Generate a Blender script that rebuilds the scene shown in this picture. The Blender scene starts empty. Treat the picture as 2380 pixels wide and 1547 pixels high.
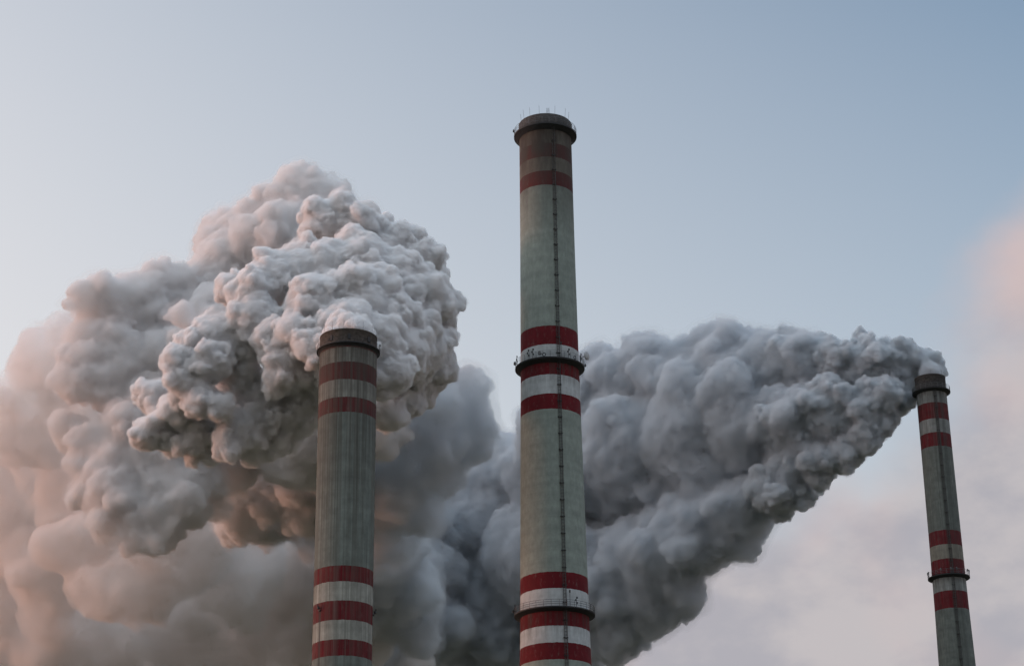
import bpy, bmesh, math, random
import numpy as np
from mathutils import Vector, Matrix
R = math.radians
scene = bpy.context.scene
C = scene.collection

# ------------------------------------------------------------------ camera
CAM_Z = 2.0
PITCH, ROLL = R(22.0), R(-0.7)
cd = bpy.data.cameras.new("camera")
cd.sensor_width = 36.0
cd.lens = 36.0 * 4900.0 / 2500.0
cd.clip_start = 0.5
cd.clip_end = 60000.0
cam = bpy.data.objects.new("camera", cd)
C.objects.link(cam)
cam.matrix_world = Matrix.Translation((0, 0, CAM_Z)) @ Matrix.Rotation(math.pi/2 + PITCH, 4, 'X') @ Matrix.Rotation(ROLL, 4, 'Z')
scene.camera = cam

# ------------------------------------------------------------------ sky
SUN_EL, SUN_AZ = R(3.0), R(-82.0)      # azimuth from the view direction, to the left
HIGH = (0.82, 0.97, 1.12)      # bright overhead sky, added above the view to light the smoke tops
HAZE = (0.71, 0.72, 0.745)
GLOW = (0.85, 0.52, 0.40)
VEIL_A, VEIL_B, VEIL_PINK = (0.42, 0.405, 0.445), (0.54, 0.50, 0.51), (0.68, 0.52, 0.50)
world = bpy.data.worlds.new("World")
scene.world = world
world.use_nodes = True
wn, wl = world.node_tree.nodes, world.node_tree.links
wn.clear()
w_out = wn.new("ShaderNodeOutputWorld")
w_bg = wn.new("ShaderNodeBackground")
w_bg.inputs["Strength"].default_value = 0.15
sky = wn.new("ShaderNodeTexSky")
sky.sky_type = 'NISHITA'
sky.sun_disc = False
sky.sun_elevation = SUN_EL
sky.sun_rotation = SUN_AZ
sky.air_density = 1.0
sky.dust_density = 2.2
sky.ozone_density = 2.2
def wmath(op, a, b=None, c=None, clamp=False):
    n = wn.new("ShaderNodeMath"); n.operation = op; n.use_clamp = clamp
    for k, v in enumerate((a, b, c)):
        if v is None: continue
        if isinstance(v, bpy.types.NodeSocket): wl.new(v, n.inputs[k])
        else: n.inputs[k].default_value = v
    return n.outputs[0]
def wmap(v, a, b, lo=0.0, hi=1.0):
    n = wn.new("ShaderNodeMapRange"); n.interpolation_type = 'SMOOTHSTEP'
    n.inputs[1].default_value, n.inputs[2].default_value, n.inputs[3].default_value, n.inputs[4].default_value = a, b, lo, hi
    wl.new(v, n.inputs[0]); return n.outputs[0]
def wmix(f, a, b):
    n = wn.new("ShaderNodeMix"); n.data_type = 'RGBA'
    for s, v in ((n.inputs[0], f), (n.inputs[6], a), (n.inputs[7], b)):
        if isinstance(v, bpy.types.NodeSocket): wl.new(v, s)
        elif isinstance(v, (int, float)): s.default_value = v
        else: s.default_value = (*[c / SKY_K for c in v], 1)
    return n.outputs[2]
SKY_K = 0.15 * 4.0
w_tc = wn.new("ShaderNodeTexCoord")
w_sep = wn.new("ShaderNodeSeparateXYZ"); wl.new(w_tc.outputs["Generated"], w_sep.inputs[0])
dx, dz = w_sep.outputs[0], w_sep.outputs[2]
el = wmath('MULTIPLY', wmath('ARCSINE', dz), 57.2958)
# pale haze in the air, thicker towards the sun (left) and towards the horizon
hz = wmath('ADD', wmath('MULTIPLY', dx, -1.15), wmath('MULTIPLY_ADD', el, -0.028, 0.45 + 0.80))
w_t = wn.new("ShaderNodeVectorMath"); w_t.operation = 'MULTIPLY'
wl.new(sky.outputs["Color"], w_t.inputs[0]); w_t.inputs[1].default_value = (1.10, 0.95, 0.88)
col = wmix(wmath('ADD', hz, 0.0, clamp=True), w_t.outputs[0], HAZE)
col = wmix(wmap(el, 31.5, 56.0, 0.0, 0.9), col, HIGH)
# thin veil of cloud low in the sky
def wnoise(scale, detail, rough, sc=(1, 1, 1), loc=(0, 0, 0)):
    mp = wn.new("ShaderNodeMapping"); mp.inputs["Scale"].default_value = sc; mp.inputs["Location"].default_value = loc
    wl.new(w_tc.outputs["Generated"], mp.inputs["Vector"])
    n = wn.new("ShaderNodeTexNoise"); n.inputs["Scale"].default_value = scale; n.inputs["Detail"].default_value = detail; n.inputs["Roughness"].default_value = rough
    wl.new(mp.outputs[0], n.inputs["Vector"]); return n.outputs["Fac"]
n1 = wnoise(9.0, 5, 0.5, (1, 1, 1.3))
n3 = wnoise(6.0, 4, 0.5, (1, 1, 1.2), (9, 4, 2))
n2 = wnoise(14.0, 6, 0.55, (1, 1, 1.6), (3, 1, 7))
edge = wmath('MINIMUM', wmath('MAXIMUM', wmath('MULTIPLY_ADD', dx, 75.0, 4.0), wmath('MULTIPLY_ADD', dx, 8.0, 15.5)), 30.0)
edge = wmath('ADD', edge, wmath('MULTIPLY_ADD', n1, 12.0, -6.0))
veil = wmap(wmath('SUBTRACT', el, edge), -2.5, 3.0, 1.0, 0.0)
vc = wmix(wmap(n2, 0.38, 0.62), VEIL_A, VEIL_B)
vc = wmix(wmath('MAXIMUM', wmath('MULTIPLY', wmap(n3, 0.42, 0.62), 0.75), wmath('MULTIPLY', wmap(el, 19.0, 24.0), 0.9)), vc, VEIL_PINK)
col = wmix(wmath('MULTIPLY', veil, 0.93), col, vc)
# the air near the horizon is dusky all round
w_dk = wn.new("ShaderNodeVectorMath"); w_dk.operation = 'SCALE'
wl.new(col, w_dk.inputs[0]); wl.new(wmap(el, 0.0, 13.0, 0.35, 1.0), w_dk.inputs["Scale"])
col = w_dk.outputs[0]
# afterglow round the setting sun
w_dot = wn.new("ShaderNodeVectorMath"); w_dot.operation = 'DOT_PRODUCT'
wl.new(w_tc.outputs["Generated"], w_dot.inputs[0]); w_dot.inputs[1].default_value = (math.sin(SUN_AZ), math.cos(SUN_AZ), 0.05)
glow = wmath('POWER', wmath('MAXIMUM', w_dot.outputs["Value"], 0.0), 3.5)
w_sc = wn.new("ShaderNodeVectorMath"); w_sc.operation = 'SCALE'
w_sc.inputs[0].default_value = [c / SKY_K for c in GLOW]; wl.new(glow, w_sc.inputs["Scale"])
w_add = wn.new("ShaderNodeVectorMath"); w_add.operation = 'ADD'
wl.new(col, w_add.inputs[0]); wl.new(w_sc.outputs[0], w_add.inputs[1])
wl.new(w_add.outputs[0], w_bg.inputs["Color"])
wl.new(w_bg.outputs["Background"], w_out.inputs["Surface"])

# ------------------------------------------------------------------ sun
sl = bpy.data.lights.new("sun", 'SUN')
sl.energy = 0.40
sl.angle = R(14)
sl.color = (1.0, 0.47, 0.33)
sun = bpy.data.objects.new("sun", sl)
C.objects.link(sun)
sdir = Vector((math.sin(SUN_AZ)*math.cos(SUN_EL), math.cos(SUN_AZ)*math.cos(SUN_EL), math.sin(SUN_EL)))
sun.rotation_euler = sdir.to_track_quat('Z', 'Y').to_euler()
sun.location = sdir * 100

scene.view_settings.view_transform = 'Standard'
scene.view_settings.look = 'None'
scene.view_settings.gamma = 1.0
scene.view_settings.exposure = 2.0
scene.render.engine = 'CYCLES'
cy = scene.cycles
cy.use_denoising = True
cy.use_adaptive_sampling = True
cy.adaptive_threshold = 0.016
cy.max_bounces = 16
cy.diffuse_bounces = 4
cy.volume_bounces = 14
cy.transparent_max_bounces = 48

# ------------------------------------------------------------------ helpers
def at(px, py, Y):
    """world point seen at pixel (px, py) of the 2380 x 1547 picture, at forward distance Y"""
    f = 4900.0 * 2380 / 2500
    x, y = (px - 1190) / f, -(py - 773.5) / f
    d = cam.matrix_world.to_3x3() @ Vector((x, y, -1))
    return Vector((0, 0, CAM_Z)) + d * (Y / d.y)

def depth(p):
    return -(cam.matrix_world.inverted() @ p).z

def tag(o, label=None, cat=None, group=None, kind=None):
    if label: o["label"] = label
    if cat: o["category"] = cat
    if group: o["group"] = group
    if kind: o["kind"] = kind
    return o

def link(name, me, parent=None, mats=()):
    o = bpy.data.objects.new(name, me)
    C.objects.link(o)
    for m in mats: me.materials.append(m)
    if parent: o.parent = parent
    return o

def obj(name, bm, mat, parent=None, smooth=False):
    me = bpy.data.meshes.new(name)
    if smooth:
        for f in bm.faces: f.smooth = True
    bm.normal_update()
    bm.to_mesh(me); bm.free()
    return link(name, me, parent, (mat,))

def lathe(bm, prof, n=96, closed=False, cx=0.0, cy_=0.0):
    """revolve (r, z) points round the z axis"""
    rings = []
    for r, z in prof:
        rings.append([bm.verts.new((cx + r*math.cos(2*math.pi*k/n), cy_ + r*math.sin(2*math.pi*k/n), z)) for k in range(n)])
    m = len(rings)
    for i in range(m if closed else m-1):
        a, b = rings[i], rings[(i+1) % m]
        for k in range(n):
            bm.faces.new((a[k], a[(k+1) % n], b[(k+1) % n], b[k]))

def tube(bm, a, b, r, n=6):
    a, b = Vector(a), Vector(b)
    q = (b-a).to_track_quat('Z', 'Y')
    va = [bm.verts.new(a + q @ Vector((r*math.cos(2*math.pi*k/n), r*math.sin(2*math.pi*k/n), 0))) for k in range(n)]
    vb = [bm.verts.new(b + q @ Vector((r*math.cos(2*math.pi*k/n), r*math.sin(2*math.pi*k/n), 0))) for k in range(n)]
    for k in range(n):
        bm.faces.new((va[k], va[(k+1) % n], vb[(k+1) % n], vb[k]))
    bm.faces.new(va[::-1]); bm.faces.new(vb)

def box(bm, c, s, rz=0.0):
    M = Matrix.Translation(c) @ Matrix.Rotation(rz, 4, 'Z') @ Matrix.Diagonal((s[0], s[1], s[2], 1))
    bmesh.ops.create_cube(bm, size=1.0, matrix=M)

# ------------------------------------------------------------------ materials
def mat(name):
    m = bpy.data.materials.new(name); m.use_nodes = True
    nt = m.node_tree
    return m, nt, nt.nodes["Principled BSDF"]

def N(nt, t, **kw):
    n = nt.nodes.new(t)
    for k, v in kw.items(): setattr(n, k, v)
    return n

def mixc(nt, fac, a, b, mode='MIX'):
    n = N(nt, "ShaderNodeMix", data_type='RGBA', blend_type=mode)
    for s, v in ((n.inputs[0], fac), (n.inputs[6], a), (n.inputs[7], b)):
        if hasattr(v, "links") or isinstance(v, bpy.types.NodeSocket): nt.links.new(v, s)
        elif isinstance(v, (int, float)): s.default_value = v
        else: s.default_value = (*v, 1)
    return n.outputs[2]

def math_(nt, op, a, b=None, clamp=False):
    n = N(nt, "ShaderNodeMath", operation=op, use_clamp=clamp)
    for s, v in ((n.inputs[0], a), (n.inputs[1], b)):
        if v is None: continue
        if isinstance(v, bpy.types.NodeSocket): nt.links.new(v, s)
        else: s.default_value = v
    return n.outputs[0]

def noise(nt, vec, scale, detail=4, rough=0.5, mapscale=None):
    n = N(nt, "ShaderNodeTexNoise")
    n.inputs["Scale"].default_value = scale
    n.inputs["Detail"].default_value = detail
    n.inputs["Roughness"].default_value = rough
    if mapscale:
        mp = N(nt, "ShaderNodeMapping"); mp.inputs["Scale"].default_value = mapscale
        nt.links.new(vec, mp.inputs["Vector"]); vec = mp.outputs[0]
    nt.links.new(vec, n.inputs["Vector"])
    return n.outputs["Fac"]

def ramp(nt, fac, pts, interp='LINEAR'):
    n = N(nt, "ShaderNodeValToRGB")
    cr = n.color_ramp; cr.interpolation = interp
    while len(cr.elements) < len(pts): cr.elements.new(0.5)
    for e, (p, c) in zip(cr.elements, pts):
        e.position = p
        e.color = (*c, 1) if not isinstance(c, (int, float)) else (c, c, c, 1)
    nt.links.new(fac, n.inputs[0])
    return n.outputs[0]

def simple(name, col, rough=0.8, metallic=0.0, var=0.25):
    m, nt, b = mat(name)
    tc = N(nt, "ShaderNodeTexCoord")
    f = noise(nt, tc.outputs["Object"], 1.3, 5)
    lo = tuple(c*(1-var) for c in col); hi = tuple(min(1, c*(1+var)) for c in col)
    nt.links.new(ramp(nt, f, [(0.3, lo), (0.7, hi)]), b.inputs["Base Color"])
    b.inputs["Roughness"].default_value = rough
    b.inputs["Metallic"].default_value = metallic
    return m

def painted_concrete(name, H, bands, grey, soot_top, streak, streak_dirt, white=(0.50, 0.54, 0.545), mottle=0.27, stain_shade=None, drips=()):
    """bands: (z_low, z_high, kind) painted on grey-green concrete; vertical rain streaks and soot"""
    m, nt, b = mat(name)
    tc = N(nt, "ShaderNodeTexCoord"); v = tc.outputs["Object"]
    sx = N(nt, "ShaderNodeSeparateXYZ"); nt.links.new(v, sx.inputs[0])
    z = sx.outputs[2]
    zn = math_(nt, 'DIVIDE', math_(nt, 'ADD', z, math_(nt, 'MULTIPLY', noise(nt, v, 0.8, 3, 0.6), 0.35)), H)
    cols = {'red': (0.132, 0.0075, 0.013), 'white': white, 'cream': (0.25, 0.24, 0.20), 'grey': grey}
    edges = sorted(bands)
    pts = [(0.0, grey)]
    for lo, hi, k in edges:
        if pts[-1][0] >= lo/H - 1e-6: pts[-1] = (lo/H, cols[k])
        else: pts.append((lo/H, cols[k]))
        pts.append((hi/H, grey))
    base = ramp(nt, zn, pts, 'CONSTANT')
    wear = noise(nt, v, 1.0, 7, 0.7, (0.9, 0.9, 0.35))
    base = mixc(nt, ramp(nt, wear, [(0.55, 0.0), (0.78, 0.32)]), base, grey)
    # broad mottling and formwork joints
    mott = noise(nt, v, 0.35, 6, 0.6)
    base = mixc(nt, 1.0, base, ramp(nt, mott, [(0.25, 1-mottle), (0.75, 1+mottle*0.75)]), 'MULTIPLY')
    fine = noise(nt, v, 1.0, 5, 0.65, (1.2, 1.2, 0.5))
    base = mixc(nt, 1.0, base, ramp(nt, fine, [(0.3, 0.88), (0.7, 1.1)]), 'MULTIPLY')
    wv = N(nt, "ShaderNodeTexWave", wave_type='BANDS', bands_direction='Z', wave_profile='SAW')
    wv.inputs["Scale"].default_value = 0.314/2.5; wv.inputs["Distortion"].default_value = 0
    nt.links.new(v, wv.inputs["Vector"])
    base = mixc(nt, 1.0, base, ramp(nt, wv.outputs["Fac"], [(0.0, 0.90), (0.04, 1.0), (0.97, 1.0), (1.0, 0.9)]), 'MULTIPLY')
    # faint pour rings of uneven tone
    ring = noise(nt, v, 1.0, 2, 0.5, (0.02, 0.02, 0.42))
    base = mixc(nt, 1.0, base, ramp(nt, ring, [(0.3, 0.92), (0.7, 1.06)]), 'MULTIPLY')
    # streaks: noise squeezed along z, heavier towards the mouth
    zs = N(nt, "ShaderNodeMapRange"); zs.inputs[1].default_value = H*0.52; zs.inputs[2].default_value = H*0.9
    zs.inputs[3].default_value = 0.45; zs.inputs[4].default_value = 1.0; nt.links.new(z, zs.inputs[0])
    run = noise(nt, v, 1.0, 4, 0.65, (0.8, 0.8, 0.05))
    for zp in drips:
        q = N(nt, "ShaderNodeMapRange"); q.inputs[1].default_value = zp - 9; q.inputs[2].default_value = zp; nt.links.new(z, q.inputs[0])
        lt = math_(nt, 'LESS_THAN', z, zp)
        w = math_(nt, 'MULTIPLY', math_(nt, 'MULTIPLY', q.outputs[0], lt), ramp(nt, run, [(0.42, 0.0), (0.62, 0.7)]))
        base = mixc(nt, w, base, (0.05, 0.048, 0.042))
    s1 = noise(nt, v, 1.0, 5, 0.7, (1.1, 1.1, 0.012))
    s2 = noise(nt, v, 1.0, 3, 0.6, (3.1, 3.1, 0.02))
    stz = math_(nt, 'MULTIPLY', zs.outputs[0], streak)
    sm = math_(nt, 'MULTIPLY', ramp(nt, s1, [(0.42, 0.0), (0.60, 1.0)]), stz)
    base = mixc(nt, sm, base, streak_dirt)
    sm2 = math_(nt, 'MULTIPLY', ramp(nt, s2, [(0.50, 0.0), (0.66, 0.75)]), stz)
    base = mixc(nt, sm2, base, tuple(c*0.6 for c in streak_dirt))
    sm3 = math_(nt, 'MULTIPLY', ramp(nt, s2, [(0.30, 0.45), (0.42, 0.0)]), stz)
    base = mixc(nt, sm3, base, (0.34, 0.34, 0.31))
    # soot below the mouth
    z0, z1, amt = soot_top
    t = N(nt, "ShaderNodeMapRange"); t.inputs[1].default_value = z0; t.inputs[2].default_value = z1
    nt.links.new(z, t.inputs[0])
    sn = noise(nt, v, 1.0, 5, 0.6, (0.25, 0.25, 0.06))
    sf = math_(nt, 'MULTIPLY', math_(nt, 'MULTIPLY', t.outputs[0], ramp(nt, sn, [(0.25, 0.5), (0.6, 1.0)])), amt, True)
    base = mixc(nt, sf, base, (0.060, 0.052, 0.045))
    if stain_shade:      # rust and soot washed down the wall, plus painted ladder shadow: (angle, half width in radians, amount, top)
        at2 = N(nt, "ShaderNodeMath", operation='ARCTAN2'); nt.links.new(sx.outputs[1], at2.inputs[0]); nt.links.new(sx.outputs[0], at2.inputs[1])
        for ang, hw, amt, top in stain_shade:
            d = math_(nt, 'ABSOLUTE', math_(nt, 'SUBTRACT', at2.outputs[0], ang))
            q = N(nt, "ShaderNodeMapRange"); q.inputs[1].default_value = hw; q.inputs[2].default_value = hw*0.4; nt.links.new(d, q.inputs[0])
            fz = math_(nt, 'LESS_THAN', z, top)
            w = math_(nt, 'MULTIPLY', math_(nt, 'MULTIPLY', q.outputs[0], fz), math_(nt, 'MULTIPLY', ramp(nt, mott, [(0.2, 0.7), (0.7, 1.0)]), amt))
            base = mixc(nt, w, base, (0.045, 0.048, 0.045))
    nt.links.new(base, b.inputs["Base Color"])
    b.inputs["Roughness"].default_value = 0.85
    b.inputs["Specular IOR Level"].default_value = 0.25
    bp = N(nt, "ShaderNodeBump"); bp.inputs["Strength"].default_value = 0.35; bp.inputs["Distance"].default_value = 0.05
    nt.links.new(fine, bp.inputs["Height"]); nt.links.new(bp.outputs[0], b.inputs["Normal"])
    return m

M_soot = simple("sooty_steel", (0.035, 0.032, 0.031), 0.7)
M_cap = simple("sooty_cap_concrete", (0.060, 0.056, 0.054), 0.9, var=0.4)
M_capbrown = simple("weathered_brown_cap", (0.10, 0.088, 0.078), 0.9, var=0.4)
M_deck = simple("dark_deck_steel", (0.022, 0.024, 0.026), 0.7)
M_rail = simple("galvanised_rail", (0.11, 0.12, 0.125), 0.5, 0.3)
M_dark = simple("dark_fitting", (0.02, 0.02, 0.022), 0.6)
M_dish = simple("pale_dish", (0.42, 0.44, 0.45), 0.5)
M_ladder = simple("ladder_steel", (0.055, 0.06, 0.06), 0.6, 0.2)

# ------------------------------------------------------------------ ground
def ground():
    bm = bmesh.new()
    n, S = 48, 40000.0
    lathe(bm, [(r, 0) for r in (0.001, 200, 600, 1500, 4000, 10000, 20000, S)], 64)
    m, nt, b = mat("winter_grass")
    tc = N(nt, "ShaderNodeTexCoord")
    f = noise(nt, tc.outputs["Object"], 0.01, 8, 0.6)
    nt.links.new(ramp(nt, f, [(0.3, (0.05, 0.055, 0.03)), (0.7, (0.11, 0.095, 0.06))]), b.inputs["Base Color"])
    b.inputs["Roughness"].default_value = 1.0
    o = obj("ground", bm, m)
    for p in o.data.polygons:
        pass
    tag(o, "flat grassland under the chimneys", "ground", kind='structure')
ground()

# ------------------------------------------------------------------ chimneys
def interp(prof, z):
    for (z0, r0), (z1, r1) in zip(prof, prof[1:]):
        if z <= z1: return r0 + (r1-r0)*(z-z0)/(z1-z0)
    return prof[-1][1]

def gallery(parent, z, rs, ro, posts, th=0.9, mat_deck=None, rail=True, rail_h=1.9, rail_mat=None, rt=1.0):
    """ring platform: a deck slab on a tapering bracket ring, with a railing as its sub-part"""
    bm = bmesh.new()
    lathe(bm, [(rs+0.02, z-th*2.3), (ro-0.35, z-th), (ro, z-th*0.75), (ro, z), (rs+0.02, z)], 96, True)
    g = obj("walkway", bm, mat_deck or M_deck, parent)
    if rail:
        bm = bmesh.new()
        for k in range(posts):
            a = 2*math.pi*(k+0.5)/posts
            p = Vector(((ro-0.12)*math.cos(a), (ro-0.12)*math.sin(a), z))
            tube(bm, p, p+Vector((0, 0, rail_h)), 0.065*rt, 5)
        for h in (0.65, 1.28, rail_h):
            n = posts*2
            prev = None
            for k in range(n+1):
                a = 2*math.pi*k/n
                p = Vector(((ro-0.12)*math.cos(a), (ro-0.12)*math.sin(a), z+h))
                if prev: tube(bm, prev, p, 0.06*rt, 4)
                prev = p
        obj("railing", bm, rail_mat or M_rail, g)
    return g

def ladder(parent, prof, z0, z1, ang, skip, rscale=1.0):
    """caged ladder up the shaft: two rails, hoops, rungs and dark wall brackets"""
    bm = bmesh.new()
    a = ang
    er = Vector((math.cos(a), math.sin(a), 0)); et = Vector((-math.sin(a), math.cos(a), 0))
    steps = int((z1-z0)/4.0)
    for s in (-1, 1):
        prev = None
        for k in range(steps+1):
            z = z0 + (z1-z0)*k/steps
            p = er*(interp(prof, z)+0.35) + et*s*0.38 + Vector((0, 0, z))
            if prev: tube(bm, prev, p, 0.055, 4)
            prev = p
    z = z0
    while z < z1:
        r = interp(prof, z)
        if not any(lo < z < hi for lo, hi in skip):
            tube(bm, er*(r+0.35)-et*0.38+Vector((0, 0, z)), er*(r+0.35)+et*0.38+Vector((0, 0, z)), 0.03, 4)
            prev = None
            for j in range(7):
                t = math.pi*j/6
                p = er*(r+0.35+0.75*math.sin(t)) + et*0.45*math.cos(t) + Vector((0, 0, z))
                if prev: tube(bm, prev, p, 0.04, 4)
                prev = p
        z += 1.0
    for s, d in ((-0.44, 0.4), (0.44, 0.4), (0, 1.1)):
        prev = None
        for k in range(steps+1):
            zz = z0 + (z1-z0)*k/steps
            p = er*(interp(prof, zz)+0.35+ (0.75 if s == 0 else 0.2)) + et*s + Vector((0, 0, zz))
            if prev: tube(bm, prev, p, 0.03, 4)
            prev = p
    o = obj("ladder", bm, M_ladder, parent)
    z = z0 + 3
    while z < z1:
        r = interp(prof, z)
        bm = bmesh.new()
        for s in (-1, 1):
            box(bm, er*(r+0.30)+et*s*0.50+Vector((0, 0, z)), (0.45, 0.28, 0.26), a)
        box(bm, er*(r+0.12)+Vector((0, 0, z)), (0.22, 1.0, 0.12), a)
        obj("bracket", bm, M_dark, o)
        z += 5.1
    return o

def rod(parent, ang, r, z, h, lean=0.12, name="lightning_rod"):
    bm = bmesh.new()
    e = Vector((math.cos(ang), math.sin(ang), 0))
    p = e*r + Vector((0, 0, z))
    tube(bm, p - Vector((0, 0, 0.6)), p + Vector((0, 0, h)) + e*lean*h, 0.035, 5)
    return obj(name, bm, M_dark, parent)

def toface(X, Y):           # angle (object space) that looks back at the camera
    return math.atan2(-Y, -X)

def shaft_obj(parent, prof, m, top, wall=0.6):
    bm = bmesh.new()
    lathe(bm, [(r, z) for z, r in prof] , 128)
    lathe(bm, [(prof[-1][1]-wall, top), (prof[-1][1]-wall, top-30)], 64)
    return obj("shaft", bm, m, parent, True)

def chimney(name, X, Y, label):
    o = bpy.data.objects.new(name, None); C.objects.link(o)
    o.location = (X, Y, 0)
    tag(o, label, "chimney", "striped power station chimneys")
    return o

GREY = (0.275, 0.325, 0.29)
# --- central chimney
def central():
    X, Y, H = 11.32, 567.12, 302.0
    ch = chimney("industrial_chimney", X, Y, "tallest red and white striped chimney in the middle, giving off no smoke")
    prof = [(0, 14.2), (60, 12.2), (136.2, 10.06), (216.6, 8.87), (260.1, 8.44), (297.2, 8.23)]
    bands = [(286.84, 291.8, 'red'), (291.8, 297.3, 'cream'), (281.57, 286.84, 'cream'), (276.31, 281.57, 'red'),
             (223.82, 228.9, 'red'), (218.6, 223.82, 'white'), (213.4, 218.6, 'red'), (208.19, 213.4, 'white'), (203.17, 208.19, 'red'),
             (147.94, 152.99, 'red'), (142.6, 147.94, 'white'), (137.52, 142.6, 'red'), (132.47, 137.52, 'white'), (127.36, 132.47, 'red'),
             (60, 65, 'red'), (50, 55, 'red')]
    m = painted_concrete("striped_concrete_tall", 310.0, bands, GREY, (258, 290, 1.0), 0.08, (0.08, 0.085, 0.075), stain_shade=[(toface(X, Y)+R(17), 0.09, 0.42, 400)], drips=(297, 218.2, 142), mottle=0.17)
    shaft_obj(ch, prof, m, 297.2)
    f = toface(X, Y)
    bm = bmesh.new()
    lathe(bm, [(8.40, 297.3), (8.42, 301.9), (8.30, 302.05), (7.5, 302.0), (7.4, 290)], 128)
    obj("rim_collar", bm, M_cap, ch, True)
    gallery(ch, 298.2, 8.3, 9.95, 28, 0.75)
    gallery(ch, 219.35, 8.9, 10.52, 30, 0.62)
    gallery(ch, 143.2, 9.9, 11.68, 32, 0.5)
    ladder(ch, prof, 60, 297, f+R(17), [])
    for d, h in ((-64, 2.4), (-52, 3.1), (-34, 2.9), (-12, 2.9), (22, 2.9), (49, 3.0), (62, 2.6), (130, 3), (180, 3), (-130, 3)):
        rod(ch, f+R(d), 8.3, 301.9, h)
    for d in (5, 9):
        bm = bmesh.new()
        e = Vector((math.cos(f+R(d)), math.sin(f+R(d)), 0)); t = Vector((-e.y, e.x, 0))
        for s in (-1, 1): tube(bm, e*8.2+t*s*0.25+Vector((0, 0, 301.8)), e*8.2+Vector((0, 0, 304.0)), 0.04, 5)
        tube(bm, e*8.2-t*0.14+Vector((0, 0, 302.8)), e*8.2+t*0.14+Vector((0, 0, 302.8)), 0.035, 5)
        obj("frame_mast", bm, M_dark, ch)
    # side lamp on the upper gallery
    def fitting(d, r, z, kind):
        bm = bmesh.new()
        a = f+R(d); e = Vector((math.cos(a), math.sin(a), 0)); t = Vector((-e.y, e.x, 0)); u = Vector((0, 0, 1))
        if kind == 'lamp':
            p = e*(r+0.25)+u*z
            tube(bm, e*(r-0.3)+u*(z-0.3), p+u*0.1, 0.06, 5)
            tube(bm, p, p+u*0.55, 0.26, 10); tube(bm, p+u*0.55, p+u*0.95, 0.14, 8)
            return obj("warning_lamp", bm, M_dark, ch)
        if kind == 'cluster':
            p = e*(r-0.1)+u*z
            tube(bm, p, p+u*3.0, 0.06, 5)
            for k in range(3):
                q = p+u*(1.2+0.75*k)+t*(0.25*(-1)**k)
                box(bm, q, (0.28, 0.24, 0.55), a)
            return obj("aerial", bm, M_dark, ch)
        if kind == 'mast':
            p = e*(r-0.1)+u*z
            tube(bm, p, p+u*4.2, 0.07, 5); box(bm, p+u*4.5, (0.32, 0.3, 0.8), a)
            return obj("aerial", bm, M_dark, ch)
        if kind == 'drum':
            p = e*(r+0.25)+u*(z+1.0)
            tube(bm, p-e*0.25, p+e*0.3, 0.55, 16); tube(bm, p-e*0.3, p-e*0.8, 0.08, 6)
            return obj("drum_aerial", bm, M_rail, ch)
        if kind == 'loop':
            p = e*(r-0.05)+u*(z+0.6)
            prev = None
            for k in range(17):
                w = 2*math.pi*k/16
                q = p+t*0.5*math.cos(w)+u*0.5*math.sin(w)
                if prev: tube(bm, prev, q, 0.1, 5)
                prev = q
            return obj("coiled_hose", bm, M_dark, ch)
    fitting(-79, 9.95, 298.9, 'lamp')
    for d, k in ((-38, 'cluster'), (-29, 'cluster'), (-16, 'drum'), (-9, 'loop'), (33, 'cluster'), (46, 'loop'), (-72, 'cluster'), (-78, 'drum'), (64, 'cluster'), (84, 'lamp')):
        fitting(d, 10.52, 219.35, k)
    fitting(20, 10.3, 219.35, 'mast')
    fitting(-86, 11.68, 144.0, 'lamp')
    for d, k in ((24, 'mast'), (33, 'cluster'), (-84, 'cluster')):
        fitting(d, 11.6 if k != 'mast' else 11.0, 143.2, k)
    # white dish aerial on an arm, right-hand side of the middle gallery
    a = f+R(62); e = Vector((math.cos(a), math.sin(a), 0)); u = Vector((0, 0, 1))
    bm = bmesh.new()
    p = e*12.1 + u*220.9
    ax = (e*0.72 + Vector((math.cos(f), math.sin(f), 0))*0.1 + Vector((-math.sin(f), math.cos(f), 0))*0.0).normalized()
    q = ax.to_track_quat('Z', 'Y')
    prev = None
    for (r_, h_) in ((0.02, 0.0), (0.5, 0.06), (0.95, 0.2), (1.25, 0.4), (1.3, 0.7), (1.15, 0.8), (0.02, 0.86)):
        ring = [bm.verts.new(p + q @ Vector((r_*math.cos(2*math.pi*k/28), r_*math.sin(2*math.pi*k/28), h_))) for k in range(28)]
        if prev:
            for k in range(28): bm.faces.new((prev[k], prev[(k+1) % 28], ring[(k+1) % 28], ring[k]))
        prev = ring
    ds = obj("dish_aerial", bm, M_dish, ch, True)
    bm = bmesh.new()
    tube(bm, e*10.4+u*219.5, e*10.4+u*221.4, 0.09, 6); tube(bm, e*10.4+u*220.6, p+ax*0.1, 0.09, 6); tube(bm, e*10.4+u*221.2, p+ax*0.1, 0.06, 6)
    obj("dish_arm", bm, M_dark, ds)
central()

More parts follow.
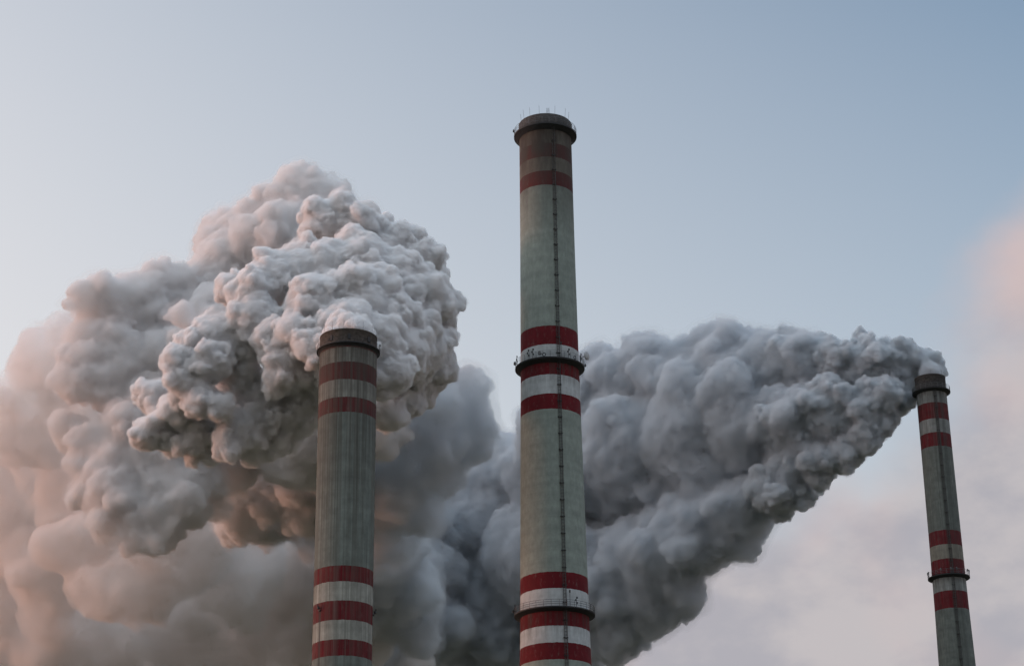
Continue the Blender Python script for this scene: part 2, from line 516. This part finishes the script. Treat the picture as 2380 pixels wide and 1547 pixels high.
# --- left chimney
def left():
    X, Y = -43.67, 497.77
    ch = chimney("industrial_chimney", X, Y, "short rain-streaked striped chimney on the left with billowing white smoke behind")
    prof = [(0, 8.6), (60, 7.9), (116.3, 7.52), (136.4, 7.55), (195.8, 7.62), (198, 7.62)]
    bands = [(196.6, 197.4, 'red'), (192.26, 196.6, 'white'), (187.59, 192.26, 'red'), (182.9, 187.59, 'white'), (178.13, 182.9, 'red'),
             (133.1, 137.76, 'red'), (128.39, 133.1, 'white'), (123.62, 128.39, 'red'), (118.81, 123.62, 'white'), (114.12, 118.81, 'red'),
             (60, 65, 'red')]
    m = painted_concrete("striped_concrete_streaked", 210.0, bands, (0.185, 0.218, 0.198), (150, 200, 0.62), 0.75, (0.085, 0.085, 0.070), white=(0.36, 0.37, 0.33), stain_shade=[(toface(X, Y)-R(50), 0.06, 0.75, 126.8), (toface(X, Y)+R(84), 0.06, 0.7, 126.8)], drips=(197.4,))
    shaft_obj(ch, prof, m, 198)
    f = toface(X, Y)
    bm = bmesh.new()
    lathe(bm, [(7.60, 198.0), (7.60, 201.7), (7.70, 201.75), (7.70, 202.0), (6.9, 202.0), (6.8, 190)], 128)
    cap = obj("rim_collar", bm, M_capbrown, ch, True)
    for d in (-44, -37, 1, 44):
        bm = bmesh.new()
        a = f+R(d)
        box(bm, Vector((7.6*math.cos(a), 7.6*math.sin(a), 199.7 if d != -44 else 199.4)), (0.3, 0.8 if d != -44 else 0.5, 1.5 if d != -44 else 0.5), a)
        obj("slot_opening", bm, M_dark, cap)
    gallery(ch, 198.1, 7.62, 8.45, 22, 0.42, M_deck, True, 1.3, M_deck, 0.4)
    for d in (-60, -35, -10, 8, 30, 55, 80):
        rod(ch, f+R(d), 7.5, 202.0, 2.4, 0.02)
    for d, z in ((-50, 127.2), (84, 127.2)):
        a = f+R(d); e = Vector((math.cos(a), math.sin(a), 0))
        bm = bmesh.new()
        tube(bm, e*7.4+Vector((0, 0, z)), e*8.1+Vector((0, 0, z)), 0.1, 6)
        tube(bm, e*8.1+Vector((0, 0, z-0.3)), e*8.1+Vector((0, 0, z+0.35)), 0.32, 10)
        tube(bm, e*8.3+Vector((0, 0, z+0.35)), e*8.3+Vector((0, 0, z+0.9)), 0.14, 8)
        box(bm, e*7.75+Vector((0, 0, z-0.6)), (0.4, 0.5, 0.4), a)
        obj("warning_lamp", bm, M_dark, ch)
    a = f+R(80); e = Vector((math.cos(a), math.sin(a), 0))
    bm = bmesh.new()
    tube(bm, e*8.5+Vector((0, 0, 198)), e*8.5+Vector((0, 0, 199.6)), 0.06, 6); box(bm, e*8.5+Vector((0, 0, 199.7)), (0.3, 0.3, 0.5), a)
    obj("aerial", bm, M_dark, ch)
left()

# --- right chimney
def right():
    X, Y = 177.64, 800.3
    ch = chimney("industrial_chimney", X, Y, "slimmest striped chimney on the far right trailing a long dark smoke plume")
    prof = [(0, 10.8), (100, 8.9), (179.3, 7.29), (202.9, 6.86), (232.3, 6.6), (294.4, 6.30), (296, 6.30)]
    bands = [(288.45, 294.8, 'white'), (281.99, 288.45, 'red'), (275.57, 281.99, 'white'), (269.12, 275.57, 'red'),
             (227.01, 233.44, 'red'), (220.53, 227.01, 'cream'), (214.0, 220.53, 'red'), (207.37, 214.0, 'white'), (200.76, 207.37, 'red')]
    m = painted_concrete("striped_concrete_slim", 310.0, bands, (0.155, 0.178, 0.162), (268, 320, 0.5), 0.45, (0.07, 0.075, 0.07), white=(0.29, 0.31, 0.30), stain_shade=[(toface(X, Y)+R(13), 0.16, 0.5, 400), (toface(X, Y)+R(36), 0.2, 0.28, 300)], drips=(295, 214))  # band at the ladder's angle: soot and the ladder's painted shadow
    shaft_obj(ch, prof, m, 296)
    f = toface(X, Y)
    bm = bmesh.new()
    lathe(bm, [(6.40, 295.9), (6.44, 301.7), (6.5, 301.75), (6.5, 302.0), (5.9, 302.0), (5.8, 285)], 96)
    obj("rim_collar", bm, M_cap, ch, True)
    gallery(ch, 295.6, 6.35, 8.0, 20, 0.55)
    gallery(ch, 214.9, 6.75, 8.5, 22, 0.55)
    ladder(ch, prof, 90, 295, f+R(13), [])
    for d in (-50, 5, 50, 70): rod(ch, f+R(d), 6.4, 302.0, 2.0, 0.02)
    for d in (-80, -70, -20, 8, 24, 66, 78):
        a = f+R(d); e = Vector((math.cos(a), math.sin(a), 0)); p = e*8.5+Vector((0, 0, 214.9))
        bm = bmesh.new(); tube(bm, p, p+Vector((0, 0, 2.3)), 0.08, 5); box(bm, p+Vector((0, 0, 1.9)), (0.4, 0.5, 0.9), a)
        obj("aerial", bm, M_rail, ch)
right()
#SMOKE
# ------------------------------------------------------------------ smoke
def ico(sub):
    bm = bmesh.new(); bmesh.ops.create_icosphere(bm, subdivisions=sub, radius=1.0)
    v = np.array([x.co[:] for x in bm.verts]); f = np.array([[w.index for w in x.verts] for x in bm.faces]); bm.free()
    return v, f
ICO1, ICO2 = ico(2), ico(3)

def unit(rng, n):
    d = rng.normal(size=(n, 3)); return d / np.linalg.norm(d, axis=1)[:, None]

def billows(macro, rng, levels, mouth=None, min_r=1.0, far=120.0):
    """hang small puffs on big ones and smaller ones on those, cauliflower-wise; puffs buried in the big ones are dropped.
    levels: (how many, least, most size of the parent). Returns (n, 4) centres and radii"""
    M = np.array(macro)
    def buried(P, skip):
        d = np.linalg.norm(P[:, None, :3] - M[None, :, :3], axis=2) - M[None, :, 3]
        d[np.arange(len(P)), skip] = 9e9
        return d.min(axis=1) < -P[:, 3] * 0.9
    out = [M]
    prev, pd, pp = M, None, np.arange(len(M))
    for lev, (n, lo, hi) in enumerate(levels):
        d = unit(rng, len(prev) * n).reshape(len(prev), n, 3)
        if pd is not None:
            d = d + pd[:, None, :] * 0.75; d /= np.linalg.norm(d, axis=2)[:, :, None]
        u = rng.uniform(0, 1, (len(prev), n)) ** 1.7          # many small, few large
        k = (lo + (hi - lo) * u) * prev[:, None, 3]
        c = prev[:, None, :3] + d * (prev[:, None, 3] - k * rng.uniform(0.1, 0.7, k.shape))[:, :, None]
        P = np.concatenate([c, k[:, :, None]], axis=2).reshape(-1, 4)
        dn, ppn = d.reshape(-1, 3), np.repeat(pp, n)
        keep = (P[:, 3] > min_r)
        P, dn, ppn = P[keep], dn[keep], ppn[keep]
        keep = ~buried(P, ppn)
        prev, pd, pp = P[keep], dn[keep], ppn[keep]
        if not len(prev): break
        out.append(prev)
    return np.concatenate(out)

def sphere_mesh(name, S):
    vs, fs, o = [], [], 0
    for part, (tv, tf) in ((S[S[:, 3] > 6], ICO2), (S[S[:, 3] <= 6], ICO1)):
        if not len(part): continue
        v = (part[:, None, :3] + tv[None] * part[:, None, 3:4]).reshape(-1, 3)
        f = (tf[None] + (np.arange(len(part)) * len(tv))[:, None, None]).reshape(-1, 3) + o
        vs.append(v); fs.append(f); o += len(v)
    v, f = np.concatenate(vs), np.concatenate(fs)
    me = bpy.data.meshes.new(name)
    me.vertices.add(len(v)); me.vertices.foreach_set("co", v.ravel())
    me.loops.add(f.size); me.loops.foreach_set("vertex_index", f.ravel().astype(np.int32))
    me.polygons.add(len(f)); me.polygons.foreach_set("loop_start", np.arange(0, f.size, 3, dtype=np.int32))
    me.update(calc_edges=True)
    return me

def billow_nodes(name, warps, lobes, mouth, near_far, whole=False):
    """geometry nodes: bend the surface by slow noise, then push it out in ever finer rounded lobes with sharp creases between"""
    ng = bpy.data.node_groups.new(name, 'GeometryNodeTree')
    ng.interface.new_socket("Geometry", in_out='INPUT', socket_type='NodeSocketGeometry')
    ng.interface.new_socket("Geometry", in_out='OUTPUT', socket_type='NodeSocketGeometry')
    gi, go = ng.nodes.new('NodeGroupInput'), ng.nodes.new('NodeGroupOutput')
    cur = gi.outputs[0]
    L = ng.links.new
    def vm(op, a, b=None, s=None):
        n = ng.nodes.new('ShaderNodeVectorMath'); n.operation = op
        for k, v in ((0, a), (1, b)):
            if v is None: continue
            if isinstance(v, bpy.types.NodeSocket): L(v, n.inputs[k])
            else: n.inputs[k].default_value = v
        if s is not None:
            if isinstance(s, bpy.types.NodeSocket): L(s, n.inputs['Scale'])
            else: n.inputs['Scale'].default_value = s
        return n.outputs[1] if op == 'DISTANCE' else n.outputs[0]
    def mm(op, a, b):
        n = ng.nodes.new('ShaderNodeMath'); n.operation = op
        for k, v in ((0, a), (1, b)):
            if isinstance(v, bpy.types.NodeSocket): L(v, n.inputs[k])
            else: n.inputs[k].default_value = v
        return n.outputs[0]
    pos = ng.nodes.new('GeometryNodeInputPosition').outputs[0]
    nor = ng.nodes.new('GeometryNodeInputNormal').outputs[0]
    dist = vm('DISTANCE', pos, mouth)
    def fade(lo, hi, a, b):
        n = ng.nodes.new('ShaderNodeMapRange'); n.inputs[1].default_value = lo; n.inputs[2].default_value = hi
        n.inputs[3].default_value = a; n.inputs[4].default_value = b; L(dist, n.inputs[0]); return n.outputs[0]
    for size, amp, det in warps:
        n = ng.nodes.new('ShaderNodeTexNoise'); n.inputs['Scale'].default_value = 1.0/size; n.inputs['Detail'].default_value = det
        L(pos, n.inputs['Vector'])
        off = vm('SCALE', vm('SUBTRACT', n.outputs['Color'], (0.5, 0.5, 0.5)), s=mm('MULTIPLY', fade(0, 40, 0.25, 1.0), amp))
        sp = ng.nodes.new('GeometryNodeSetPosition'); L(cur, sp.inputs[0]); L(off, sp.inputs['Offset']); cur = sp.outputs[0]
    for size, amp, smooth, f in lobes:
        # wobble the lookup so that the lobes are not round cells
        w = ng.nodes.new('ShaderNodeTexNoise'); w.inputs['Scale'].default_value = 1.3/size; w.inputs['Detail'].default_value = 2
        L(pos, w.inputs['Vector'])
        q = vm('ADD', pos, vm('SCALE', vm('SUBTRACT', w.outputs['Color'], (0.5, 0.5, 0.5)), s=size*0.9))
        v = ng.nodes.new('ShaderNodeTexVoronoi'); v.feature = 'SMOOTH_F1'; v.inputs['Smoothness'].default_value = smooth
        v.inputs['Scale'].default_value = 1.0/size; L(q, v.inputs['Vector'])
        m = ng.nodes.new('ShaderNodeTexNoise'); m.inputs['Scale'].default_value = 0.33/size; m.inputs['Detail'].default_value = 1; L(pos, m.inputs['Vector'])
        mod = mm('ADD', mm('MULTIPLY', m.outputs[0], 1.6), -0.3)
        h = mm('MULTIPLY', mm('MULTIPLY', mm('SUBTRACT', 0.55, v.outputs['Distance']), amp), mm('MULTIPLY', mod, fade(near_far[0], near_far[1], 1.0, f)))
        sp = ng.nodes.new('GeometryNodeSetPosition'); L(cur, sp.inputs[0]); L(vm('SCALE', nor, s=h), sp.inputs['Offset']); cur = sp.outputs[0]
    if whole:       # drop crumbs that came loose from the main mass
        isl = ng.nodes.new('GeometryNodeInputMeshIsland')
        acc = ng.nodes.new('GeometryNodeAccumulateField'); acc.data_type = 'FLOAT'; acc.inputs['Value'].default_value = 1.0
        L(isl.outputs[0], acc.inputs['Group ID'] if 'Group ID' in acc.inputs else acc.inputs['Group Index'])
        siz = ng.nodes.new('GeometryNodeAttributeStatistic'); L(cur, siz.inputs[0]); L(acc.outputs['Total'], siz.inputs[2])
        cmp_ = mm('LESS_THAN', acc.outputs['Total'], siz.outputs['Max'])
        de = ng.nodes.new('GeometryNodeDeleteGeometry'); L(cur, de.inputs[0]); L(cmp_, de.inputs[1]); cur = de.outputs[0]
    L(cur, go.inputs[0])
    return ng

def bake(me, name, mods):
    """apply modifiers and keep the resulting mesh"""
    o = bpy.data.objects.new(name, me); C.objects.link(o)
    for kind, par in mods:
        m = o.modifiers.new(kind, kind)
        for k, v in par.items(): setattr(m, k, v)
    dg = bpy.context.evaluated_depsgraph_get(); dg.update()
    new = bpy.data.meshes.new_from_object(o.evaluated_get(dg), depsgraph=dg)
    new.name = name
    bpy.data.objects.remove(o); bpy.data.meshes.remove(me)
    return new

def smoke_material(name, col, radius, rough=1.0):
    m, nt, b = mat(name)
    b.inputs["Base Color"].default_value = (*col, 1)
    b.inputs["Roughness"].default_value = rough
    b.inputs["Specular IOR Level"].default_value = 0.0
    b.subsurface_method = 'RANDOM_WALK'
    b.inputs["Subsurface Weight"].default_value = 1.0
    b.inputs["Subsurface Radius"].default_value = (1, 1, 1)
    b.inputs["Subsurface Scale"].default_value = radius
    return m

def fog_material(name, col, density, size, cut=(0.40, 0.58), thin=0.12, g=0.2):
    """smoke that thins to nothing in torn patches: density is a noise of the given size in metres, cut off softly"""
    m = bpy.data.materials.new(name); m.use_nodes = True
    nt = m.node_tree; nt.nodes.clear()
    o = nt.nodes.new("ShaderNodeOutputMaterial"); v = nt.nodes.new("ShaderNodeVolumePrincipled")
    v.inputs["Color"].default_value = (*col, 1)
    v.inputs["Anisotropy"].default_value = g
    v.inputs["Density"].default_value = density
    if size:
        tc = N(nt, "ShaderNodeTexCoord")
        n = noise(nt, tc.outputs["Object"], 1.0/size, 6, 0.62)
        r = N(nt, "ShaderNodeMapRange", interpolation_type='SMOOTHSTEP')
        r.inputs[1].default_value, r.inputs[2].default_value = cut
        r.inputs[3].default_value = density * thin
        r.inputs[4].default_value = density
        nt.links.new(n, r.inputs[0]); nt.links.new(r.outputs[0], v.inputs["Density"])
        m.cycles.volume_step_rate = 1.0
    else:
        m.cycles.homogeneous_volume = True
    nt.links.new(v.outputs[0], o.inputs["Volume"])
    return m

def plume(name, blobs, mouth, voxel, warps, lobes, near_far, material, seed, min_r=0.8, levels=((14, 0.25, 0.6), (16, 0.15, 0.42)), skin=2.5, fog=None, core_voxel=1.5, extra=(), veil=None):
    rng = np.random.default_rng(seed)
    macro = []
    for px, py, r, Y in blobs:
        p = at(px, py, Y)
        macro.append((p.x, p.y, p.z, r * depth(p) / (4900.0*2380/2500)))
    macro += list(extra)
    S = billows(macro, rng, levels, min_r=min_r)
    ng = billow_nodes(name + "_nodes", warps, lobes, mouth, near_far)
    core_ng = billow_nodes(name + "_core", warps, lobes[:1], mouth, near_far, True)
    K = S.copy(); K[:, 3] -= skin; K = K[K[:, 3] > skin * 0.6]
    me = bake(sphere_mesh(name, K), name, [('REMESH', dict(mode='VOXEL', voxel_size=core_voxel)), ('NODES', dict(node_group=core_ng))])
    me.polygons.foreach_set("use_smooth", np.ones(len(me.polygons), dtype=bool))
    o = link(name, me, None, (material,))
    me2 = bake(sphere_mesh("misty_edge", S), "misty_edge", [('REMESH', dict(mode='VOXEL', voxel_size=voxel)), ('NODES', dict(node_group=ng)), ('REMESH', dict(mode='VOXEL', voxel_size=voxel))])
    me2.polygons.foreach_set("use_smooth", np.ones(len(me2.polygons), dtype=bool))
    print("FOG", len(me2.vertices), flush=True)
    link("misty_edge", me2, o, (fog,))
    if veil:
        V = S[S[:, 3] > veil[0] * 0.7].copy(); V[:, 3] += veil[0]
        ng = billow_nodes(name + "_veil", warps, [(l[0], l[1] * 1.1, l[2], l[3]) for l in lobes[:2]], mouth, near_far)
        me3 = bake(sphere_mesh("thin_vapour", V), "thin_vapour", [('REMESH', dict(mode='VOXEL', voxel_size=voxel * 1.8)), ('NODES', dict(node_group=ng)), ('REMESH', dict(mode='VOXEL', voxel_size=voxel * 1.8))])
        link("thin_vapour", me3, o, (veil[1],))
    return o

LEFT = [
 (808, 772, 50, 499), (768, 778, 30, 499), (848, 776, 32, 499), (722, 800, 34, 503), (735, 830, 24, 502),
 (640, 1010, 45, 540), (590, 1050, 36, 538), (690, 960, 50, 540), (470, 1010, 44, 534), (410, 960, 44, 532),
 # the young dome over and behind the mouth
 (808, 800, 66, 503), (800, 770, 95, 512), (830, 720, 105, 520), (740, 700, 70, 514), (690, 760, 48, 508), (712, 790, 40, 505),
 (880, 800, 70, 514), (915, 860, 52, 514), (940, 800, 60, 520), (900, 750, 75, 522), (960, 760, 60, 526), (1000, 690, 55, 532),
 (640, 780, 48, 514), (600, 740, 55, 520), (660, 840, 42, 512), (650, 880, 34, 512), (690, 860, 36, 514), (640, 905, 26, 514), (585, 690, 62, 524),
 (640, 650, 62, 526), (700, 640, 62, 528), (770, 640, 75, 530), (850, 640, 85, 532), (920, 660, 80, 532), (545, 690, 42, 530),
 # arm of lumps to the lower left
 (560, 800, 62, 526), (505, 790, 56, 524), (455, 800, 40, 523), (430, 840, 42, 520), (440, 895, 44, 520), (500, 850, 50, 520), (470, 940, 40, 520), (520, 960, 36, 520),
 (430, 960, 40, 528), (560, 880, 50, 530), (600, 930, 55, 534), (650, 940, 60, 540), (700, 900, 70, 540), (560, 1010, 52, 530), (540, 1045, 32, 526), (600, 990, 50, 534),
 (350, 1010, 40, 532), (400, 1000, 52, 536), (455, 1035, 42, 534), (500, 1040, 36, 536), (650, 1000, 50, 545), (370, 930, 48, 540),
 # upper right billow and its flank
 (770, 545, 60, 545), (840, 560, 75, 546), (900, 610, 80, 548), (970, 650, 82, 552), (1000, 700, 70, 556), (960, 820, 75, 545), (1000, 840, 62, 556), (1020, 860, 50, 560),
 (920, 920, 70, 555), (960, 900, 60, 560), (900, 960, 45, 548), (930, 580, 52, 562), (985, 620, 55, 566), (1010, 790, 50, 560),
]
BACK = [
 (560, 1130, 80, 645), (610, 1190, 70, 665), (540, 1200, 60, 660),
 # crown behind the white steam
 (690, 480, 70, 625), (620, 500, 60, 630), (740, 500, 62, 622), (785, 470, 34, 620), (790, 530, 56, 616), (560, 560, 80, 632), (650, 570, 95, 618), (520, 560, 66, 640), (530, 640, 90, 625), (485, 640, 46, 630), (760, 600, 90, 610), (850, 600, 80, 610), (700, 680, 90, 600),
 (480, 710, 58, 600), (520, 740, 70, 595), (470, 780, 60, 590), (415, 715, 36, 580),
 (340, 650, 56, 610), (390, 660, 58, 612), (300, 670, 52, 606), (230, 690, 58, 600), (190, 720, 32, 598), (270, 720, 75, 604), (360, 740, 90, 612), (430, 690, 50, 620),
 (240, 800, 82, 604), (210, 880, 66, 600), (190, 900, 50, 598), (300, 860, 95, 604), (400, 840, 100, 606), (480, 820, 90, 610), (260, 920, 56, 600),
 (380, 950, 80, 600), (320, 1010, 80, 600), (220, 1060, 48, 600), (180, 1020, 44, 606), (270, 1090, 75, 600), (290, 1170, 84, 596), (380, 1090, 95, 596), (400, 1160, 88, 594),
 (320, 1250, 46, 592), (370, 1240, 52, 592), (230, 1150, 50, 600), (450, 1060, 80, 600), (440, 1170, 66, 602), (500, 1120, 60, 606), (560, 1060, 80, 615), (470, 900, 90, 604), (600, 960, 100, 610),
 (700, 1030, 90, 610), (760, 960, 100, 600), (860, 1000, 90, 600), (640, 1120, 70, 640), (740, 1130, 90, 640),
]
OLD = [
 (210, 950, 75, 685), (130, 790, 66, 680), (80, 790, 50, 690), (100, 860, 80, 690), (60, 880, 56, 690), (150, 900, 80, 690), (40, 970, 74, 700), (120, 990, 90, 700), (-30, 950, 60, 720), (200, 960, 70, 690),
 (20, 1080, 95, 740), (120, 1110, 95, 730), (200, 1180, 110, 720), (60, 1220, 110, 740), (-40, 1170, 100, 760), (240, 1290, 110, 710), (330, 1330, 90, 700), (230, 1380, 66, 700), (130, 1330, 100, 730), (430, 1290, 90, 700), (400, 1240, 90, 690), (480, 1200, 90, 690), (330, 1390, 40, 700),
 (20, 1380, 110, 760), (150, 1460, 110, 760), (270, 1500, 110, 770), (40, 1540, 110, 790), (400, 1450, 110, 780), (420, 1560, 110, 790), (-60, 1300, 100, 780),
 (540, 1330, 100, 800), (560, 1240, 90, 800), (640, 1280, 110, 810), (620, 1180, 90, 800), (560, 1420, 100, 810), (540, 1540, 110, 820), (660, 1400, 110, 820), (680, 1530, 110, 830), (720, 1230, 110, 800), (800, 1300, 120, 800), (790, 1450, 120, 820),
 (500, 1150, 80, 720), (480, 1250, 100, 740), (560, 1320, 110, 760), (940, 1540, 70, 900), (700, 1340, 120, 800), (860, 1400, 90, 830), 
]
FLANK = [
 (1080, 930, 66, 628), (1110, 920, 40, 628), (1040, 980, 100, 630), (960, 1060, 100, 625), (1020, 1090, 64, 634), (1060, 1030, 66, 636), (900, 1120, 90, 630), (960, 1170, 60, 640), (1000, 940, 70, 610), (1110, 980, 40, 636), (820, 1100, 100, 630), (860, 1220, 80, 650), (1000, 1190, 35, 650),
 (740, 960, 70, 640), (730, 1180, 80, 660), (860, 1230, 90, 690), (870, 1250, 90, 725), (820, 1150, 80, 660),
 (890, 1260, 100, 760), (930, 1400, 90, 800), (900, 1340, 100, 780), (860, 1400, 90, 830), (800, 1300, 110, 810), (780, 1200, 90, 760),
]
RIGHT = [
 (2164, 868, 27, 803), (2150, 848, 42, 813), (2120, 842, 46, 812), (2090, 850, 50, 813), (2110, 805, 20, 808), (2060, 812, 26, 812), (2020, 840, 52, 812), (1998, 795, 24, 816), (1950, 850, 62, 820),
 (2092, 900, 40, 814), (2080, 935, 34, 812), (2040, 920, 46, 804), (2010, 950, 52, 808), (1930, 960, 78, 816), (2040, 985, 30, 806), (2000, 1010, 38, 808), (1950, 1050, 42, 812), (1890, 1070, 48, 818), (1900, 1120, 24, 820), (1860, 1160, 30, 826), (1800, 1150, 62, 830),
 (1870, 850, 76, 830), (1840, 990, 90, 828), (1870, 1060, 50, 822), (1830, 1100, 50, 826), (1825, 800, 42, 838),
 (1790, 850, 82, 842), (1730, 810, 40, 856), (1700, 860, 88, 856), (1640, 820, 62, 870), (1660, 780, 32, 868), (1640, 890, 80, 872), (1560, 880, 86, 880), (1480, 870, 76, 895), (1480, 820, 34, 898), (1400, 900, 86, 910), (1380, 850, 46, 912),
 (1740, 1000, 112, 845), (1620, 1020, 130, 865), (1500, 1060, 145, 890), (1380, 1080, 140, 915), (1290, 1110, 110, 935), (1210, 1070, 82, 950), (1190, 1010, 30, 955),
 (1720, 1180, 82, 845), (1700, 1240, 56, 850), (1620, 1240, 100, 860), (1560, 1320, 84, 872), (1600, 1390, 46, 872), (1500, 1310, 106, 885), (1520, 1400, 72, 880), (1400, 1380, 120, 900), (1430, 1470, 70, 900), (1290, 1290, 160, 935), (1320, 1470, 100, 925), (1150, 1230, 150, 965), (1150, 1400, 140, 965), (1060, 1330, 130, 990), (1230, 1520, 70, 960), (1040, 1180, 80, 960), (980, 1200, 80, 930), (960, 1330, 100, 930), (1000, 1290, 80, 960), (960, 1460, 90, 930), (1040, 1450, 80, 960), (900, 1500, 70, 900), (1060, 1150, 70, 985), (1020, 1450, 80, 990), (1090, 1060, 44, 990),
]
NR, NR0 = 26, 21      # the first blobs make the young head, the rest the older tail; three are shared where they meet
def diffuse(name, col):
    m, nt, b = mat(name); b.inputs["Base Color"].default_value = (*col, 1); b.inputs["Roughness"].default_value = 1; b.inputs["Specular IOR Level"].default_value = 0
    return m
M_steam = diffuse("white_steam", (0.88, 0.88, 0.88))
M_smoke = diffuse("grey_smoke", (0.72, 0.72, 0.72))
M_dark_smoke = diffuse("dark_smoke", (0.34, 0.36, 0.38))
F_steam = fog_material("steam_fog", (0.991, 0.992, 0.993), 2.8, 3.0, (0.36, 0.54), 0.15)
F_smoke = fog_material("smoke_fog", (0.967, 0.963, 0.96), 0.95, 6.0, (0.37, 0.57))
F_flank = fog_material("shaded_smoke_fog", (0.86, 0.885, 0.905), 0.45, 9.0, (0.37, 0.6))  # darker copy of the smoke, its shade put into the colour
F_old = fog_material("old_smoke_fog", (0.986, 0.966, 0.953), 0.32, 12.0, (0.36, 0.60), 0.08)
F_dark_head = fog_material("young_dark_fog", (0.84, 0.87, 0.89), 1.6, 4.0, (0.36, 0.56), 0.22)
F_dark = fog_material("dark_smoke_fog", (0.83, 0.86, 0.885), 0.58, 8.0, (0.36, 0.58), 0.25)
V_steam = fog_material("steam_vapour", (0.98, 0.98, 0.98), 0.13, 0)
V_smoke = fog_material("smoke_vapour", (0.965, 0.96, 0.96), 0.022, 0)
V_dark_head = fog_material("young_dark_vapour", (0.88, 0.90, 0.92), 0.12, 0)
V_dark = fog_material("dark_vapour", (0.88, 0.90, 0.92), 0.022, 0)
# smoke added out of view at left, shading the right plume from sun
SUN_BLOCKERS = [(-420 - 62*i + 20*math.sin(i*2.3), 900 + 45*j + 14*i + 25*math.sin(i*1.7+j), 215 + 75*k + 18*math.cos(i+j*2.1), 56 + 8*math.sin(i*3.1+j+k)) for i in range(5) for j in range(5) for k in range(3)]
mouthL = (-43.67, 497.8, 203.0); mouthR = (177.6, 800.3, 303.0)
W = [(70, 16, 1), (26, 7, 2)]
def plume_root(loc, label):
    o = bpy.data.objects.new("smoke_plume", None); C.objects.link(o)
    o.location = loc
    return tag(o, label, "smoke", "smoke plumes")
def under(root, o):
    bpy.context.view_layer.update()
    o.parent = root; o.matrix_parent_inverse = Matrix.Translation(-root.location)
r1 = plume_root(mouthL, "billowing white and grey smoke plume pouring out of the short streaked chimney")
under(r1, plume("plume_head", LEFT, mouthL, 0.28, [(60, 12, 1), (18, 4, 2)], [(9, 2.8, 0.15, 1.0), (4.0, 2.4, 0.1, 0.9), (1.8, 2.0, 0.05, 0.8), (0.9, 1.0, 0.05, 0.6)], (20, 130), M_steam, 3, skin=2.1, fog=F_steam, veil=(0.4, V_steam), core_voxel=1.0))
under(r1, plume("plume_tail", BACK, mouthL, 0.6, [(70, 16, 1), (22, 6, 2)], [(14, 4.5, 0.25, 1.0), (6, 4.6, 0.15, 0.9), (2.8, 2.6, 0.1, 0.8), (1.4, 1.0, 0.1, 0.7)], (20, 200), M_smoke, 4, skin=4.5, fog=F_smoke, veil=(1.8, V_smoke), core_voxel=1.8))
under(r1, plume("plume_tail", FLANK, mouthL, 0.8, [(70, 16, 1), (22, 7, 2), (8, 2.4, 2)], [(14, 4.5, 0.25, 1.0), (6, 4.6, 0.15, 0.9), (2.8, 2.6, 0.1, 0.8), (1.4, 1.0, 0.1, 0.7)], (20, 200), M_dark_smoke, 14, skin=7, fog=F_flank, veil=(2.5, V_dark), core_voxel=1.8))  # flank of the same plume, coloured dark to paint in its shade
r2 = plume_root(mouthR, "long dark grey smoke plume trailing down left from the slim right-hand chimney")
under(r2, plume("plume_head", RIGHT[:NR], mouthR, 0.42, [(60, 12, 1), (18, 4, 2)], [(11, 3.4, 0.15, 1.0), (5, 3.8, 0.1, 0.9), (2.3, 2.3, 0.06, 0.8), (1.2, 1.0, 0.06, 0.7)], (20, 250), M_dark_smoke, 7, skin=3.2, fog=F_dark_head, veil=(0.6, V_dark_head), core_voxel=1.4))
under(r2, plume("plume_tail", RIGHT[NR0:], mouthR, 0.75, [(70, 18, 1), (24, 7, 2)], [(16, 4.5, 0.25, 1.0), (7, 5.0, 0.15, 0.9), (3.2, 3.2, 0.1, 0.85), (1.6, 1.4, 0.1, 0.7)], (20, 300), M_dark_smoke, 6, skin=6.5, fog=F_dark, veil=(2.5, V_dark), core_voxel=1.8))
o = plume("smoke_bank", OLD, mouthL, 1.35, [(90, 22, 1), (30, 10, 2)], [(22, 9.0, 0.25, 1.0), (10, 8.0, 0.15, 0.9), (5, 4.5, 0.15, 0.9)], (20, 300), M_smoke, 5, skin=11, fog=F_old, core_voxel=2.4, extra=SUN_BLOCKERS)
tag(o, "hazy pinkish bank of old smoke filling the lower left behind the plumes", "smoke", "smoke plumes")
